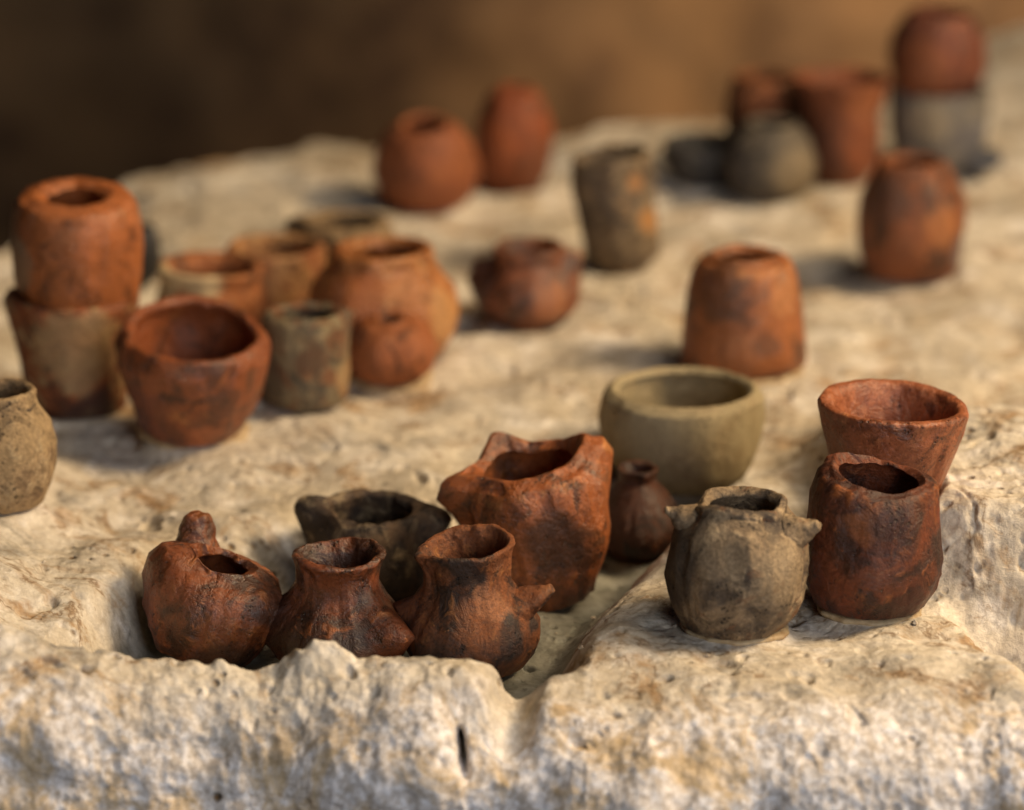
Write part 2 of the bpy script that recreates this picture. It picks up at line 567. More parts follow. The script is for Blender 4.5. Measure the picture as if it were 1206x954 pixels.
def build_pot(p, LV):
    k = p['px']
    H = p['H']
    rings, segs = p['res'][1], p['res'][0]
    th = p['thick'] * k
    prof = [(r * k, z * H) for z, r in p['prof']]
    rt, zt = prof[-1]
    path = [(0.0, 0.0), (prof[0][0] * 0.55, 0.0)] + prof
    nout = len(path)
    # lip, then inside wall parallel to the outside
    path.append((rt - th * 0.5, zt + th * p['rimdrop'] * 0.6))
    path.append((rt - th, zt - th * 0.15))
    zfl = p['floor'] * H
    for (r, z) in reversed(prof[:-1]):
        if z > zfl + 0.08 * H:
            path.append((max(r - th * 1.05, 0.25 * r), z))
    rl = path[-1][0]
    path += [(rl * 0.75, zfl + 0.02 * H), (0.0, zfl)]
    tag = [0.0] * nout + [0.5] + [1.0] * (len(path) - nout - 1)
    P3 = [(a, b_, c) for (a, b_), c in zip(path, tag)]
    C = catmull(P3, rings)
    C[:, 0] = np.clip(C[:, 0], 0.00005, None)
    ang = np.linspace(0, 2 * math.pi, segs, endpoint=False)
    A, r = np.meshgrid(ang, C[:, 0])
    Z = np.repeat(C[:, 1][:, None], segs, 1)
    Tg = np.repeat(C[:, 2][:, None], segs, 1)
    A, r, Z, Tg = A.ravel(), r.ravel(), Z.ravel(), Tg.ravel()
    base = np.stack([r * np.cos(A), r * np.sin(A), Z], -1)
    Rm = max(a for a, b_ in prof)
    sd = p['seed']
    inner = S(0.55, 0.9, Tg)
    outer = 1 - inner
    hz = np.clip(Z / H, 0, 1.2)
    up = S(0.02, 0.15, hz)
    # hand-shaped unevenness
    dr = Rm * p['lump'] * (1.2 * gnoise(base, 0.75 / Rm, sd) + 1.05 * gnoise(base, 1.9 / Rm, sd + 5) + 0.50 * gnoise(base, 4.5 / Rm, sd + 9)
                           + 0.22 * gnoise(base, 11.0 / Rm, sd + 14) + 1.1 * (0.25 - np.abs(gnoise(base, 1.5 / Rm, sd + 21)))
                           - 0.9 * S(0.25, 0.6, gnoise(base, 3.2 / Rm, sd + 33)))
    rr = r + dr * S(0.0, 0.3 * Rm, r)
    for (n_, ph, amp) in p['wave']:          # uneven mouth
        Z = Z + amp * H * np.cos(n_ * (A - R(ph))) * S(0.45, 1.0, hz) * S(0.1, .4, r / Rm)
    Z = Z + H * p['lump'] * (0.40 * gnoise(base, 2.2 / Rm, sd + 3) + 0.25 * gnoise(base, 6.0 / Rm, sd + 4)) * S(0.6, 1.0, hz)
    part = np.zeros(len(r), int)
    names = ['body']
    # rim / neck zone
    if p['neck']:
        names.append('neck')
        part[(hz > p['neck'])] = 1
        part[(Tg > 0.75)] = 0
        names.append(p['rim_name'])
        part[(Tg > 0.02) & (Tg < 0.75) & (hz > 0.9)] = 2
    else:
        names.append(p['rim_name'])
        zc = 1 - 0.45 * th / H
        part[(hz > zc) & (Tg < 0.8)] = 1
    X = rr * np.cos(A) * p['ell'][0]
    Y = rr * np.sin(A) * p['ell'][1]
    for (a, zc, depth, wa, wz) in p['dents']:
        da = np.angle(np.exp(1j * (A - R(a)))) * r
        g = np.exp(-(da / (wa * k)) ** 2 - ((base[:, 2] - zc * H) / (wz * k)) ** 2) * outer
        X -= depth * k * g * np.cos(A); Y -= depth * k * g * np.sin(A)
    for L in p['lugs']:
        a, zc, out, upw, wa, wz = L[:6]
        pw = L[7] if len(L) > 7 else 1.0
        da = np.angle(np.exp(1j * (A - R(a)))) * np.maximum(r, 0.3 * Rm)
        q = (da / (wa * k)) ** 2 + ((base[:, 2] - zc * H) / (wz * k)) ** 2
        g = np.exp(-q ** pw) * (outer + 0.15 * inner) * S(0.15, 0.4, r / Rm)
        X += out * k * g * np.cos(R(a)); Y += out * k * g * np.sin(R(a)); Z = Z + upw * k * g
        if L[6]:
            names.append(L[6])
            part[(g > 0.33)] = len(names) - 1
    V = np.stack([X, Y, Z], -1)
    # faces
    i = np.arange(rings - 1)[:, None] * segs
    j = np.arange(segs)[None, :]
    j2 = (j + 1) % segs
    F = np.stack([i + j, i + j2, i + segs + j2, i + segs + j], -1).reshape(-1, 4)
    # vertex normals of the undivided clay, so that parts join without a seam
    fn = np.cross(V[F[:, 2]] - V[F[:, 0]], V[F[:, 3]] - V[F[:, 1]])
    vn = np.zeros_like(V)
    for c in range(4):
        np.add.at(vn, F[:, c], fn)
    vn /= np.linalg.norm(vn, axis=1)[:, None] + 1e-15
    fp = np.max(part[F], axis=1)
    # how convex the clay is, in units of the pot's size: worn edges are paler
    G = V.reshape(rings, segs, 3)
    def lap(a):
        e = np.concatenate([a[:1], a, a[-1:]], 0)
        return (e[2:] + e[:-2] + np.roll(a, 1, 1) + np.roll(a, -1, 1)) / 4 - a
    Ls = lap(G)
    el = np.linalg.norm(G - np.roll(G, 1, 1), axis=2) ** 2 + np.linalg.norm(np.diff(G, axis=0, append=G[-1:]), axis=2) ** 2 + 1e-9
    cv = -np.sum(Ls * vn.reshape(rings, segs, 3), axis=2) / el * Rm * 4
    for _ in range(2):
        cv = cv + 0.5 * (lap(cv[:, :, None])[:, :, 0])
    wear = np.clip((cv - 2.5) / 9.0, 0, 1).ravel()
    wear[Tg > 0.8] = 0
    p['mat'] = p['mat'](p)
    root = bpy.data.objects.new(p['name'], None)
    COL.objects.link(root)
    root.empty_display_size = 0.01
    root['label'] = p['label']
    root['category'] = p['cat']
    if p['group']:
        root['group'] = p['group']
    x, y = p['P'][0], p['P'][1]
    if p['on']:
        q = p['on']
        x, y, z = p['world']
    else:
        rb = prof[0][0]
        sel = np.hypot(LV[:, 0] - x, LV[:, 1] - y) < rb * 0.9
        z = np.percentile(LV[sel, 2], 80) - 0.0004
        lean = rb * math.sin(R(abs(p['tilt'][0]) + abs(p['tilt'][1])) * 0.6)
        z += lean * 0.75
    if p['foot']:
        z += 0.0012
    root.location = (x, y, z)
    root.rotation_euler = (R(p['tilt'][0]), R(p['tilt'][1]), 0)
    p['z'] = z
    for pi, nm in enumerate(names):
        f = F[fp == pi]
        if not len(f):
            continue
        used, inv = np.unique(f.ravel(), return_inverse=True)
        me = bpy.data.meshes.new(nm)
        me.vertices.add(len(used))
        me.vertices.foreach_set('co', V[used].astype(np.float32).ravel())
        me.loops.add(f.size)
        me.loops.foreach_set('vertex_index', inv.astype(np.int32).ravel())
        me.polygons.add(len(f))
        me.polygons.foreach_set('loop_start', np.arange(0, f.size, 4, dtype=np.int32))
        me.polygons.foreach_set('use_smooth', np.ones(len(f), bool))
        me.materials.append(p['mat'])
        me.attributes.new('wear', 'FLOAT', 'POINT').data.foreach_set('value', wear[used].astype(np.float32))
        me.update()
        me.normals_split_custom_set_from_vertices(vn[used].tolist())
        o = bpy.data.objects.new(nm, me)
        COL.objects.link(o)
        o.parent = root
    for (a, zf, rin, ln, wd, flat, elev, tip, nm) in p['stubs']:
        # lug rolled from clay and pressed onto the wall
        a, elev = R(a), R(elev)
        ax = np.array([math.cos(a) * math.cos(elev), math.sin(a) * math.cos(elev), math.sin(elev)])
        sd_ = np.array([-math.sin(a), math.cos(a), 0.0])
        upv = np.cross(ax, sd_)
        rsurf = np.interp(zf, [q_[0] for q_ in p['prof']], [q_[1] for q_ in p['prof']])
        P0 = np.array([math.cos(a), math.sin(a), 0]) * (rsurf - rin) * k + np.array([0, 0, zf * H])
        C2 = catmull([(0, 1.5), (0.16, 1.32), (0.34, 1.08), (0.55, 0.5 + 0.5 * tip + 0.12), (0.82, tip * 1.0), (0.95, tip * 0.72), (1.0, 0.02)], 46)
        sg = 56
        th_ = np.linspace(0, 2 * math.pi, sg, endpoint=False)
        pts = np.array([P0 + ax * (ln * k * t_) + sd_ * (wd * k * max(r_, 0.02) * math.cos(q_)) + upv * (wd * flat * k * max(r_, 0.02) * math.sin(q_))
                        for t_, r_ in C2 for q_ in th_])
        cen = P0 + ax * ln * k * 0.5
        dn = pts - cen
        dn /= np.linalg.norm(dn, axis=1)[:, None] + 1e-9
        pts = pts + dn * (wd * k * (0.16 * gnoise(pts, 0.9 / (wd * k), sd + 40) + 0.07 * gnoise(pts, 2.6 / (wd * k), sd + 41)))[:, None]
        i2 = np.arange(45)[:, None] * sg
        j1 = np.arange(sg)[None, :]
        F2 = np.stack([i2 + j1, i2 + (j1 + 1) % sg, i2 + sg + (j1 + 1) % sg, i2 + sg + j1], -1).reshape(-1, 4)
        me = bpy.data.meshes.new(nm)
        me.from_pydata(pts.tolist(), [], F2.tolist())
        me.polygons.foreach_set('use_smooth', np.ones(len(F2), bool))
        me.materials.append(p['mat'])
        me.attributes.new('wear', 'FLOAT', 'POINT').data.foreach_set('value', np.repeat(np.clip(C2[:, 0] * 1.2 - 0.55, 0, 0.55), sg).astype(np.float32))
        me.update()
        o = bpy.data.objects.new(nm, me)
        COL.objects.link(o)
        o.parent = root
    if p['foot']:
        # pale putty bed pressed out under the base
        rb = prof[0][0] * p['foot'][0]
        hgt = p['foot'][1] * k
        sg = 72
        rows = []
        for (fr, fz) in ((0.80, -0.0015), (1.0, -0.0012), (1.07, 0.3 * hgt), (1.03, 0.8 * hgt), (0.95, 1.1 * hgt), (0.80, 1.1 * hgt)):
            a = np.linspace(0, 2 * math.pi, sg + 1)
            wob = 1 + 0.05 * np.sin(2 * a + sd) + 0.03 * np.sin(5 * a + 2 * sd) + 0.015 * np.sin(11 * a) + 0.01 * np.sin(23 * a + sd)
            rows.append(np.stack([rb * fr * wob * np.cos(a), rb * fr * wob * np.sin(a), fz - 0.0012 + 0 * a + 0.0004 * np.sin(7 * a + sd)], -1))
        o = grid_mesh('putty_bed', np.concatenate(rows), len(rows), sg + 1, M['putty'])
        o.parent = root
        o['label'] = 'thin pale putty ring under the pot'
    return root


M = {}
M['lime'] = limestone()
M['wall'] = wall_stone()
mp, nt, b = new_mat('pale_putty')
vv = coords(nt, 4)
nn = noise(nt, vv, 160, 4)
nt.links.new(mix(nt, ramp(nt, nn, .35, .65), (0.30, 0.19, 0.09, 1), (0.50, 0.38, 0.22, 1)), b.inputs['Base Color'])
b.inputs['Roughness'].default_value = 0.6
M['putty'] = mp

RED = (0.30, 0.082, 0.030)
ORG = (0.40, 0.130, 0.042)
DRK = (0.085, 0.028, 0.014)
BLK = (0.035, 0.020, 0.014)
OCH = (0.50, 0.235, 0.085)


def c4(c):
    if c[0] > 2.2 * c[1]:           # iron-red clays
        c = (c[0] * 0.98, c[1] * 0.97, c[2] * 0.78)
    return (*c, 1)


def CL(name, mid, cdark, clight, seed, **kw):
    return lambda p: clay(name, c4(mid), c4(cdark), c4(clight), seed, prof=p['prof'], k=p['px'], H=p['H'], **kw)


# ---- front hollow
pot('lugged_pot', 'tilted red clay pot with a stubby knob beside its mouth', 'pot',
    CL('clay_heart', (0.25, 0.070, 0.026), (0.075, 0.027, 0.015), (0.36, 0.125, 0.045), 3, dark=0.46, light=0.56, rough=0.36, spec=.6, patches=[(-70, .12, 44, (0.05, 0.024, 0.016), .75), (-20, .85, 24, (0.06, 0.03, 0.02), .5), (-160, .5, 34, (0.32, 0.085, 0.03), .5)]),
    238, 790, 668, [(0, 50), (.07, 62), (.3, 78), (.55, 86), (.78, 82), (.93, 66), (1, 42)], 12, tilt=(2, 13), lump=0.06, gz=-0.033, seed=12,
    stubs=[(124, .95, 0, 45, 20, .85, 74, .9, 'knob')],
    lugs=[(180, .84, 6, 22, 44, 36, 'shoulder_lug'), (-25, .72, 8, 4, 40, 40, None), (-70, .30, 8, 0, 50, 40, None)],
    dents=[(-95, .55, 7, 40, 50), (-30, .30, 7, 34, 30), (-150, .4, 5, 40, 40)], res=(190, 160))
pot('necked_pot', 'dark red pot with short neck and a rounded spout on its belly', 'pot',
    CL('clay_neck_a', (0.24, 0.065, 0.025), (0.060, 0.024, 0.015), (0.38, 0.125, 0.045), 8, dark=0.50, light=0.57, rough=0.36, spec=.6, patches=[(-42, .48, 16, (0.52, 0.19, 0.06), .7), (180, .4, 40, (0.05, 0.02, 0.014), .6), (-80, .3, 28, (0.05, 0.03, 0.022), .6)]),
    402, 803, 655, [(0, 52), (.07, 68), (.25, 82), (.42, 80), (.56, 62), (.68, 49), (.82, 46), (.93, 51), (1, 56)], 13, lump=0.05, gz=-0.033, seed=22, tilt=(0, 0),
    lugs=[(-42, .42, 34, 6, 26, 26, 'spout', 1.4), (172, .40, 20, 4, 36, 36, 'shoulder_lug')], wave=[(2, 30, .02)], neck=.60, res=(190, 170),
    dents=[(-100, .7, 3, 20, 20)])
pot('spiked_pot', 'red-brown necked pot with pointed lug at its side and blackened belly', 'pot',
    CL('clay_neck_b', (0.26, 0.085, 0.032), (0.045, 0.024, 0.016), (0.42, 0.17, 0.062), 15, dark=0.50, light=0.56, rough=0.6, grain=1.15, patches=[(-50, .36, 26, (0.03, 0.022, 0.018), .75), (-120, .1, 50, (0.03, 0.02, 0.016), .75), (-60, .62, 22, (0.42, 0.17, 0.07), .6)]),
    556, 808, 645, [(0, 48), (.06, 62), (.22, 78), (.40, 80), (.54, 68), (.66, 53), (.80, 49), (.92, 54), (1, 58)], 11, lump=0.045, gz=-0.033, seed=31, tilt=(0, -3),
    stubs=[(-6, .50, 14, 52, 25, .65, 30, .48, 'pointed_lug')],
    lugs=[(176, .50, 14, 8, 16, 14, 'shoulder_lug')], wave=[(1, 20, .03), (2, 70, .02)], neck=.62, res=(200, 170))
pot('wide_lugged_pot', 'wide blackish brown pot with two rim lugs behind the necked pots', 'pot',
    CL('clay_wide', (0.150, 0.092, 0.050), (0.050, 0.034, 0.024), (0.27, 0.20, 0.115), 21, dark=0.52, light=0.54, rough=0.6, spec=.35),
    440, 712, 599, [(0, 50), (.1, 66), (.35, 76), (.6, 74), (.82, 68), (1, 60)], 15, lump=0.05, gz=-0.033, seed=41,
    lugs=[(176, .92, 24, 14, 17, 18, 'rim_lug', 1.3), (-4, .90, 28, 4, 24, 18, 'rim_lug', 1.5)], res=(170, 130), tilt=(3, 0))
pot('horned_pot', 'large orange clay pot with three horn-like points round its mouth', 'pot',
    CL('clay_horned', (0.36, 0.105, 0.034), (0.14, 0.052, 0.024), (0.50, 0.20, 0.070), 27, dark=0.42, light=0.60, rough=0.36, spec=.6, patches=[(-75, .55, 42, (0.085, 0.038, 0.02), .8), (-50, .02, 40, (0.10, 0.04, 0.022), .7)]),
    652, 724, 548, [(0, 50), (.06, 60), (.25, 72), (.5, 84), (.75, 88), (.88, 87), (.96, 80), (1, 68)], 19, lump=0.05, gz=-0.033, seed=52, tilt=(3, -11),
    lugs=[(188, .92, 26, 4, 26, 28, 'horn', 1.5), (118, 1.0, 5, 20, 20, 24, 'horn', 1.0), (6, .95, 12, 18, 30, 34, 'horn', 1.5), (-40, .45, 10, 0, 36, 44, None)],
    dents=[(-75, .45, 8, 34, 60), (-10, .12, 8, 30, 24)], res=(190, 160))
pot('small_flask', 'small glossy dark brown flask with narrow mouth between horned pot and cream bowl', 'flask',
    CL('clay_flask', (0.095, 0.030, 0.015), (0.035, 0.014, 0.009), (0.15, 0.05, 0.022), 33, rough=0.4),
    750, 664, 552, [(0, 38), (.1, 48), (.35, 54), (.58, 48), (.74, 32), (.86, 23), (1, 25)], 7, lump=0.04, gz=-0.033, seed=61, neck=.76, res=(110, 100))
# ---- slab
pot('eared_pot', 'ash-grey mottled clay pot with two small ears, standing on the front slab', 'pot',
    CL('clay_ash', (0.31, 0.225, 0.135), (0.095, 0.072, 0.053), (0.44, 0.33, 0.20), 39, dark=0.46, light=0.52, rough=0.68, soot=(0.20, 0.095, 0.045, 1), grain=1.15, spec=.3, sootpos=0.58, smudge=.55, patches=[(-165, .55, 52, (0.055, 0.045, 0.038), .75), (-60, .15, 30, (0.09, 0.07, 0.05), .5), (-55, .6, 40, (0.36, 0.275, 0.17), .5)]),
    866, 758, 596, [(0, 55), (.05, 63), (.22, 77), (.45, 83), (.66, 80), (.82, 74), (.90, 62), (.95, 54), (1, 53)], 14, lump=0.045, seed=71, tilt=(0, 1),
    stubs=[(182, .85, 12, 33, 17, .8, 24, .38, 'ear'), (-18, .80, 12, 36, 17, .95, 24, .5, 'ear')],
    lugs=[(-84, .72, 4, 0, 6, 22, None)], wave=[(2, 60, .02), (3, 10, .015)],
    foot=(1.03, 5), res=(210, 170), dents=[(-60, .84, 4, 10, 14), (-110, .84, 3, 12, 12)])
pot('squat_jar', 'dark burnished reddish brown jar with squarish mouth on the slab beside the eared pot', 'jar',
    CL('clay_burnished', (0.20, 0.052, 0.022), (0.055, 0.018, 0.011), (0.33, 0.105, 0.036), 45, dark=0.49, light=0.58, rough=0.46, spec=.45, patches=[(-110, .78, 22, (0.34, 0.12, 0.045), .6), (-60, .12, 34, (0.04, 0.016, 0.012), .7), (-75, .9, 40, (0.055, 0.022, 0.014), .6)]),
    1023, 736, 566, [(0, 53), (.05, 64), (.2, 77), (.42, 81), (.64, 78), (.82, 76), (.92, 74), (.98, 66), (1, 57)], 11, rimdrop=.3,  lump=0.045, seed=83, tilt=(0, 2),
    wave=[(1, 150, .03), (2, 20, .015)], lugs=[(130, 1.0, 6, 10, 40, 20, None), (-15, 1.0, 4, 4, 24, 14, None)], dents=[(-80, .70, 4, 16, 34), (-40, .9, 5, 30, 12), (20, .75, 5, 30, 20)], foot=(1.04, 5), res=(190, 160))
pot('flared_cup', 'brick-red flared cup with thick uneven rim and small dimple, behind the squat jar', 'cup',
    CL('clay_flared', (0.36, 0.115, 0.055), (0.21, 0.062, 0.032), (0.46, 0.175, 0.085), 51, dark=0.40, light=0.58, rough=0.36, spec=.6),
    1045, 607, 479, [(0, 52), (.08, 57), (.4, 70), (.75, 82), (1, 88)], 17, lump=0.03, seed=91, floor=.2, tilt=(1, 2),
    wave=[(2, 100, .012), (3, 40, .012), (1, 180, .012)], lugs=[(-68, .72, 4, 0, 14, 14, None)], dents=[(-68, .70, 5, 5, 7), (-50, .5, 4, 6, 30)], res=(170, 130))
pot('smooth_bowl', 'smooth pale olive-cream bowl with incurved rim behind the front hollow', 'bowl',
    CL('clay_cream', (0.36, 0.295, 0.175), (0.28, 0.215, 0.12), (0.44, 0.36, 0.22), 57, dark=0.45, light=0.56, rough=0.65, grain=.65, spec=.3, smudge=0.12),
    802, 584, 459, [(0, 58), (.08, 72), (.3, 87), (.55, 95), (.8, 98), (.94, 96), (1, 91)], 15, lump=0.022, seed=101, res=(150, 120))
# ---- left
pot('speckled_jar', 'sand-coloured jar with black speckles and short collar on bare rock', 'jar',
    CL('clay_sand', (0.44, 0.31, 0.165), (0.16, 0.10, 0.055), (0.54, 0.41, 0.24), 63, dark=0.44, light=0.52, rough=0.7, soot=(0.07, 0.05, 0.035, 1), sootpos=0.57, grain=1.1, spec=.3, smudge=.5),
    4, 607, 461, [(0, 40), (.05, 50), (.25, 62), (.5, 66), (.72, 59), (.85, 47), (.92, 44), (1, 45)], 10, lump=0.03, seed=111, neck=.86, res=(150, 130))
pot('deep_bowl', 'large red-brown bowl with wide open mouth in front of the left cluster', 'bowl',
    CL('clay_bowl', (0.30, 0.082, 0.028), (0.095, 0.033, 0.016), (0.44, 0.16, 0.052), 69, dark=0.45, light=0.60, rough=0.36, spec=.6, patches=[(-75, .2, 22, (0.44, 0.13, 0.04), .7), (-60, .6, 20, (0.09, 0.035, 0.018), .6), (-130, .4, 40, (0.16, 0.048, 0.02), .6)]),
    229, 526, 390, [(0, 54), (.05, 62), (.25, 74), (.55, 85), (.82, 89), (1, 83)], 14, lump=0.035, seed=121, tilt=(13, 2), wave=[(2, 100, .02), (1, 180, .015)],
    foot=(1.08, 6), floor=.25, res=(150, 120))
pot('patched_cup', 'red cup with a sandy worn patch, lower of the two-pot stack', 'cup',
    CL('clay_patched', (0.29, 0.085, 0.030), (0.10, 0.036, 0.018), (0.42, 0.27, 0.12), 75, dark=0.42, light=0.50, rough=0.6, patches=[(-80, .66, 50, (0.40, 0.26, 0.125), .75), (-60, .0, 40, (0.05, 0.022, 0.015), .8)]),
    90, 496, 348, [(0, 52), (.05, 58), (.3, 63), (.6, 68), (.85, 77), (1, 79)], 14, lump=0.03, seed=131, res=(120, 100))
pot('thick_walled_pot', 'orange thick-walled pot with small round mouth, upper of the two-pot stack', 'pot',
    CL('clay_stack', (0.42, 0.130, 0.042), (0.26, 0.080, 0.030), (0.50, 0.26, 0.12), 81, dark=0.36, light=0.62, rough=0.36, spec=.6, patches=[(-150, .5, 34, (0.36, 0.23, 0.13), .7), (-165, .8, 24, (0.36, 0.23, 0.13), .6)]),
    93, 360, 212, [(0, 58), (.06, 67), (.3, 74), (.65, 76), (.88, 74), (.97, 66), (1, 57)], 25, rimdrop=.2, lump=0.035, tilt=(7, 1), seed=141, on='patched_cup', res=(130, 110))
pot('dusty_rimmed_pot', 'orange pot with cream dust on its rim just behind the deep bowl', 'pot',
    CL('clay_dusty', (0.36, 0.12, 0.04), (0.20, 0.07, 0.028), (0.54, 0.36, 0.16), 87, dark=0.42, light=0.56, rough=0.6, patches=[(-150, 1.0, 34, (0.62, 0.47, 0.26), .95), (-100, 1.0, 26, (0.62, 0.47, 0.26), .9)]),
    250, 432, 315, [(0, 44), (.08, 52), (.35, 60), (.7, 62), (.85, 58), (1, 62)], 13, lump=0.03, seed=151, res=(110, 90), wave=[(1, 180, .02)])
pot('tan_cup', 'tan and orange cup behind the dusty-rimmed pot', 'cup',
    CL('clay_tan', (0.42, 0.22, 0.085), (0.28, 0.10, 0.04), (0.50, 0.33, 0.15), 93, dark=0.47, light=0.55, rough=0.6),
    326, 406, 292, [(0, 44), (.08, 50), (.4, 56), (.75, 58), (1, 58)], 12, lump=0.03, seed=161, res=(100, 90))
pot('beige_pot', 'dull beige pot with dark mouth at the back of the left cluster', 'pot',
    CL('clay_beige', (0.32, 0.22, 0.11), (0.19, 0.12, 0.06), (0.40, 0.29, 0.16), 99, rough=0.7),
    408, 372, 262, [(0, 44), (.1, 52), (.4, 60), (.75, 60), (1, 52)], 14, lump=0.03, seed=171, res=(100, 90),
    lugs=[(175, .92, 14, 8, 14, 14, 'ear')])
pot('round_shouldered_pot', 'big orange pot with round shoulders and narrow mouth at the end of the left cluster', 'pot',
    CL('clay_round', (0.42, 0.155, 0.050), (0.28, 0.090, 0.032), (0.54, 0.275, 0.105), 105, dark=0.42, light=0.54, rough=0.36, spec=.6, patches=[(-30, .5, 34, (0.56, 0.30, 0.11), .7), (-110, .75, 34, (0.38, 0.115, 0.036), .6)]),
    452, 440, 297, [(0, 56), (.06, 66), (.25, 82), (.48, 90), (.68, 86), (.80, 72), (.88, 63), (1, 60)], 15, lump=0.04, seed=181, neck=.84,
    dents=[(-20, .62, 5, 20, 20)], res=(130, 110))
pot('dimpled_pot', 'small round orange pot with a dimpled front leaning against the round-shouldered pot', 'pot',
    CL('clay_dimple', (0.34, 0.105, 0.036), (0.22, 0.068, 0.026), (0.46, 0.17, 0.06), 111, dark=0.42, light=0.60, rough=0.55),
    460, 458, 376, [(0, 42), (.1, 49), (.4, 55), (.7, 52), (.92, 36), (1, 22)], 10, lump=0.03, seed=191, tilt=(12, 0),
    dents=[(-80, .52, 13, 15, 15)], foot=(1.1, 5), res=(110, 90))
pot('mottled_beaker', 'small olive-grey beaker with flaking brown patches beside the deep bowl', 'beaker',
    CL('clay_beaker', (0.25, 0.19, 0.10), (0.085, 0.068, 0.045), (0.36, 0.27, 0.15), 117, dark=0.46, light=0.55, rough=0.7, soot=(0.17, 0.075, 0.03, 1), patches=[(-75, .65, 22, (0.11, 0.055, 0.025), .85), (-20, .4, 22, (0.40, 0.24, 0.10), .6), (-160, .3, 40, (0.07, 0.058, 0.04), .6)]),
    361, 491, 370, [(0, 44), (.05, 49), (.3, 52), (.7, 51), (.93, 50), (1, 46)], 12, lump=0.04, seed=201, res=(120, 100),
    lugs=[(10, .95, 10, 4, 14, 10, None)])
pot('little_dark_pot', 'little blackish pot half hidden behind the two-pot stack', 'pot',
    CL('clay_little', (0.05, 0.045, 0.045), (0.02, 0.018, 0.018), (0.09, 0.085, 0.08), 123, rough=.5),
    168, 345, 268, [(0, 18), (.1, 22), (.45, 26), (.8, 22), (1, 18)], 6, lump=0.03, seed=211, res=(70, 60))
# ---- middle and right
pot('squat_lugged_pot', 'squat dark red pot with lugs at both sides, alone in the middle of the ledge', 'pot',
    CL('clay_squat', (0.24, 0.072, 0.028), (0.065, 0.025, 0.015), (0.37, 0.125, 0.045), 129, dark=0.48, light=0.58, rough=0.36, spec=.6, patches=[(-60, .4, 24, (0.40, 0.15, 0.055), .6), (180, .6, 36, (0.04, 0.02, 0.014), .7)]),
    622, 390, 292, [(0, 42), (.08, 52), (.3, 62), (.52, 62), (.70, 50), (.82, 42), (1, 43)], 12, lump=0.045, seed=221, neck=.78,
    lugs=[(182, .66, 26, 14, 13, 13, 'pointed_lug', 1.0), (-5, .76, 22, 14, 15, 15, 'side_lug', 1.3)], res=(130, 110))
pot('tapered_pot', 'rust-orange pot narrowing to a small mouth, behind the smooth bowl', 'pot',
    CL('clay_tapered', (0.36, 0.115, 0.036), (0.14, 0.05, 0.022), (0.48, 0.19, 0.065), 135, dark=0.44, light=0.60, rough=0.36, spec=.6, patches=[(-120, .85, 36, (0.09, 0.038, 0.02), .6), (-45, .75, 26, (0.50, 0.22, 0.08), .5), (-70, .35, 16, (0.10, 0.04, 0.02), .6)]),
    875, 452, 306, [(0, 68), (.06, 73), (.3, 73), (.6, 68), (.85, 62), (.97, 54), (1, 46)], 17, lump=0.03, seed=231, foot=(1.02, 5), res=(130, 110))
pot('leaning_beaker', 'tall grey-brown beaker with dark rim, leaning at the back of the ledge', 'beaker',
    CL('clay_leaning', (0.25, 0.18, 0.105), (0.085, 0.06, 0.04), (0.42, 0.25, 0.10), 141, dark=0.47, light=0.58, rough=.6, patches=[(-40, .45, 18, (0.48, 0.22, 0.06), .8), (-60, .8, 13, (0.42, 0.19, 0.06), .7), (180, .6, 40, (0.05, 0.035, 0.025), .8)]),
    735, 326, 186, [(0, 38), (.06, 43), (.4, 46), (.8, 49), (1, 48)], 10, lump=0.055, seed=241, tilt=(0, -7), res=(100, 90))
pot('banded_jar', 'rusty brown round jar with darker bands near the block on the right', 'jar',
    CL('clay_banded', (0.27, 0.082, 0.03), (0.085, 0.032, 0.018), (0.40, 0.15, 0.055), 147, dark=0.47, light=0.58, rough=.45, patches=[(-20, .3, 22, (0.12, 0.10, 0.11), .7), (-130, .75, 30, (0.06, 0.03, 0.02), .7), (-60, .55, 26, (0.42, 0.16, 0.05), .6)]),
    1071, 338, 192, [(0, 46), (.08, 54), (.35, 62), (.6, 63), (.8, 56), (.93, 44), (1, 40)], 12, lump=0.03, seed=251, res=(110, 90))
# ---- far back
pot('round_back_pot', 'round red-brown pot with small mouth at the far edge of the ledge', 'pot',
    CL('clay_roundback', (0.33, 0.10, 0.036), (0.24, 0.07, 0.028), (0.38, 0.13, 0.05), 153, rough=.6),
    503, 252, 145, [(0, 42), (.1, 52), (.35, 62), (.65, 60), (.88, 47), (1, 32)], 11, lump=0.03, seed=261, tilt=(13, 0), res=(90, 80))
pot('egg_shaped_pot', 'upright egg-shaped bright red pot beside the round red-brown pot at the far edge', 'pot',
    CL('clay_egg', (0.34, 0.082, 0.028), (0.20, 0.055, 0.022), (0.42, 0.12, 0.04), 159, rough=.5, patches=[(-130, .5, 34, (0.40, 0.11, 0.03), .7), (-40, .3, 34, (0.15, 0.05, 0.022), .7)]),
    601, 233, 106, [(0, 34), (.1, 41), (.4, 46), (.7, 44), (.9, 34), (1, 22)], 8, lump=0.03, seed=271, tilt=(0, 4), res=(90, 80))
pot('flared_vase', 'dark red vase with flared mouth in the far right cluster', 'vase',
    CL('clay_vase', (0.26, 0.075, 0.03), (0.12, 0.04, 0.02), (0.33, 0.10, 0.04), 165, rough=.6, patches=[(-60, .85, 26, (0.36, 0.12, 0.04), .6), (-120, .3, 30, (0.10, 0.035, 0.02), .7)]),
    987, 222, 94, [(0, 36), (.1, 43), (.4, 48), (.65, 46), (.85, 52), (1, 57)], 10, lump=0.03, seed=281, res=(90, 80))
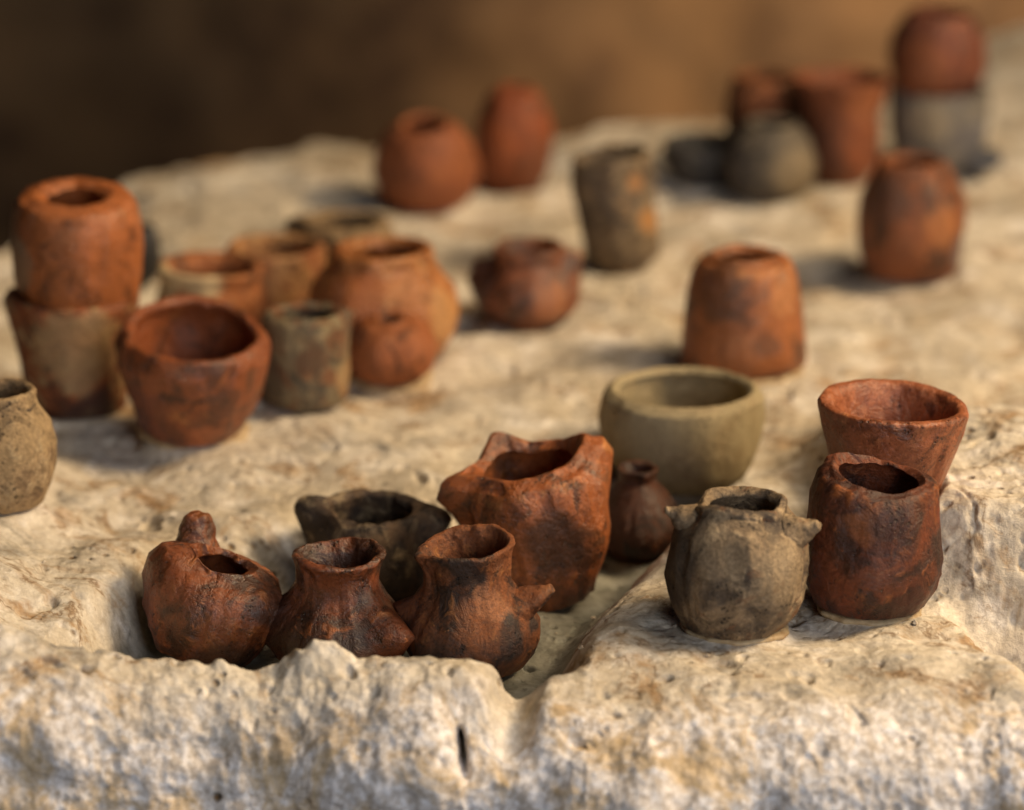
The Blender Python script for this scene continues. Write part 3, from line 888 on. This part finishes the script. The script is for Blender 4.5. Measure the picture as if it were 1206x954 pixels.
pot('grey_globular_pot', 'grey globular pot in front of the far right cluster', 'pot',
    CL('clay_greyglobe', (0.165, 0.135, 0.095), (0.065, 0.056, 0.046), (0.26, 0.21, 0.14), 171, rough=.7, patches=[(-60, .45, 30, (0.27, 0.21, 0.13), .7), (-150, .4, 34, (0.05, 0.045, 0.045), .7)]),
    907, 241, 146, [(0, 40), (.1, 49), (.4, 57), (.7, 51), (.9, 38), (1, 33)], 9, lump=0.03, seed=291, res=(90, 80))
pot('rust_jar', 'rust-brown jar behind the grey globular pot', 'jar',
    CL('clay_rustjar', (0.30, 0.095, 0.035), (0.13, 0.05, 0.022), (0.36, 0.13, 0.05), 177, rough=.6),
    898, 200, 92, [(0, 34), (.1, 41), (.4, 46), (.75, 44), (1, 38)], 9, lump=0.03, seed=301, res=(80, 70))
pot('low_dark_bowl', 'low charcoal-grey bowl at the outer end of the far right cluster', 'bowl',
    CL('clay_lowdark', (0.075, 0.070, 0.065), (0.03, 0.028, 0.028), (0.13, 0.12, 0.10), 183, rough=.6),
    832, 222, 168, [(0, 36), (.15, 45), (.5, 53), (1, 53)], 9, lump=0.03, seed=311, res=(80, 60))
pot('grey_cup', 'blue-grey cup, lower of the stack in the far right cluster', 'cup',
    CL('clay_greycup', (0.22, 0.20, 0.17), (0.12, 0.11, 0.105), (0.27, 0.24, 0.19), 189, rough=.6, patches=[(-40, .4, 30, (0.14, 0.14, 0.16), .6), (-110, .75, 26, (0.30, 0.25, 0.17), .7)]),
    1104, 210, 108, [(0, 42), (.1, 51), (.5, 58), (1, 58)], 10, lump=0.03, seed=321, res=(90, 70))
pot('wine_red_pot', 'wine-red round pot, upper of the stack in the far right cluster', 'pot',
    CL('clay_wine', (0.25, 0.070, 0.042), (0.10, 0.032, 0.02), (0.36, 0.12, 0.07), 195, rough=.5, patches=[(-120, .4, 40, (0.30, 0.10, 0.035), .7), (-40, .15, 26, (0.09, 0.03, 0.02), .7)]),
    1098, 112, 2, [(0, 38), (.1, 48), (.4, 57), (.7, 56), (.9, 46), (1, 38)], 10, lump=0.045, tilt=(0, 4), seed=331, on='grey_cup', res=(90, 80))
pot('slate_bowl', 'small slate-blue bowl tucked beside the blue-grey cup', 'bowl',
    CL('clay_slate', (0.13, 0.14, 0.165), (0.07, 0.075, 0.09), (0.18, 0.18, 0.19), 201, rough=.6),
    1152, 214, 180, [(0, 18), (.2, 23), (.6, 27), (1, 27)], 6, lump=0.03, seed=341, res=(70, 50))

place_all()
LV = build_ledge(M['lime'])
byname = {}
for p in POTS:
    if p['on']:
        q = byname[p['on']]
        zr = q['z'] + q['H']
        d = px_ray(p['u'], p['vb'] - p['prof'][0][1] * 0.28)
        yq = q['P'][1] + 0.001
        t = (yq - CAM[1]) / d[1]
        x = CAM[0] + d[0] * t
        p['world'] = (x, yq, zr - 0.006)
        p['px'] = q['px']
        pitch = PITCH + math.atan((p['vb'] - 477) / FPX)
        vc = p['vb'] - p['prof'][0][1] * math.sin(pitch)
        p['H'] = (vc - p['vr']) / math.cos(pitch) * p['px']
    build_pot(p, LV)
    byname[p['name']] = p

# ------------------------------------------------------------------ wall behind the ledge
nr, nc = 120, 160
xs = np.linspace(-1.5, 1.6, nc)
zs = np.linspace(-1.2, 0.9, nr)
X, Z = np.meshgrid(xs, zs)
V = np.stack([X.ravel(), np.full(X.size, 2.2), Z.ravel()], -1)
V[:, 1] -= 0.05 * fbm(V, 2.5, 4, 71)
o = grid_mesh('back_wall', V, nr, nc, M['wall'])
o['kind'] = 'structure'

# ------------------------------------------------------------------ crumbs of stone lying on the ledge
rnd = random.Random(5)
vs, fs = [], []
cand = LV[(LV[:, 1] > -0.03) & (LV[:, 1] < 0.75)]
n = 0
while n < 170:
    c = cand[rnd.randrange(len(cand))]
    if any(math.hypot(c[0] - a, c[1] - b_) < r_ * 1.05 for a, b_, r_, _z in PADS):
        continue
    n += 1
    r_ = 0.0006 + 0.0018 * rnd.random() ** 3
    i0 = len(vs)
    pts = [(0, 0, 1), (1, 0, 0), (.3, .9, .1), (-.8, .6, 0), (-.8, -.6, .1), (.3, -.95, 0), (0, 0, -1)]
    a0 = rnd.random() * 6.28
    for (x, y, z) in pts:
        x, y, z = [q * rnd.uniform(.65, 1.3) for q in (x, y, z)]
        vs.append((c[0] + r_ * (x * math.cos(a0) - y * math.sin(a0)), c[1] + r_ * (x * math.sin(a0) + y * math.cos(a0)), c[2] + r_ * (0.35 + 0.7 * z)))
    for j in range(1, 6):
        j2 = 1 + j % 5
        fs += [(i0, i0 + j, i0 + j2), (i0 + 6, i0 + j2, i0 + j)]
me = bpy.data.meshes.new('stone_crumbs')
me.from_pydata(vs, [], fs)
me.materials.append(M['lime'])
o = bpy.data.objects.new('stone_crumbs', me)
COL.objects.link(o)
o['kind'] = 'stuff'
o['label'] = 'tiny limestone crumbs scattered on the ledge'
o['category'] = 'gravel'
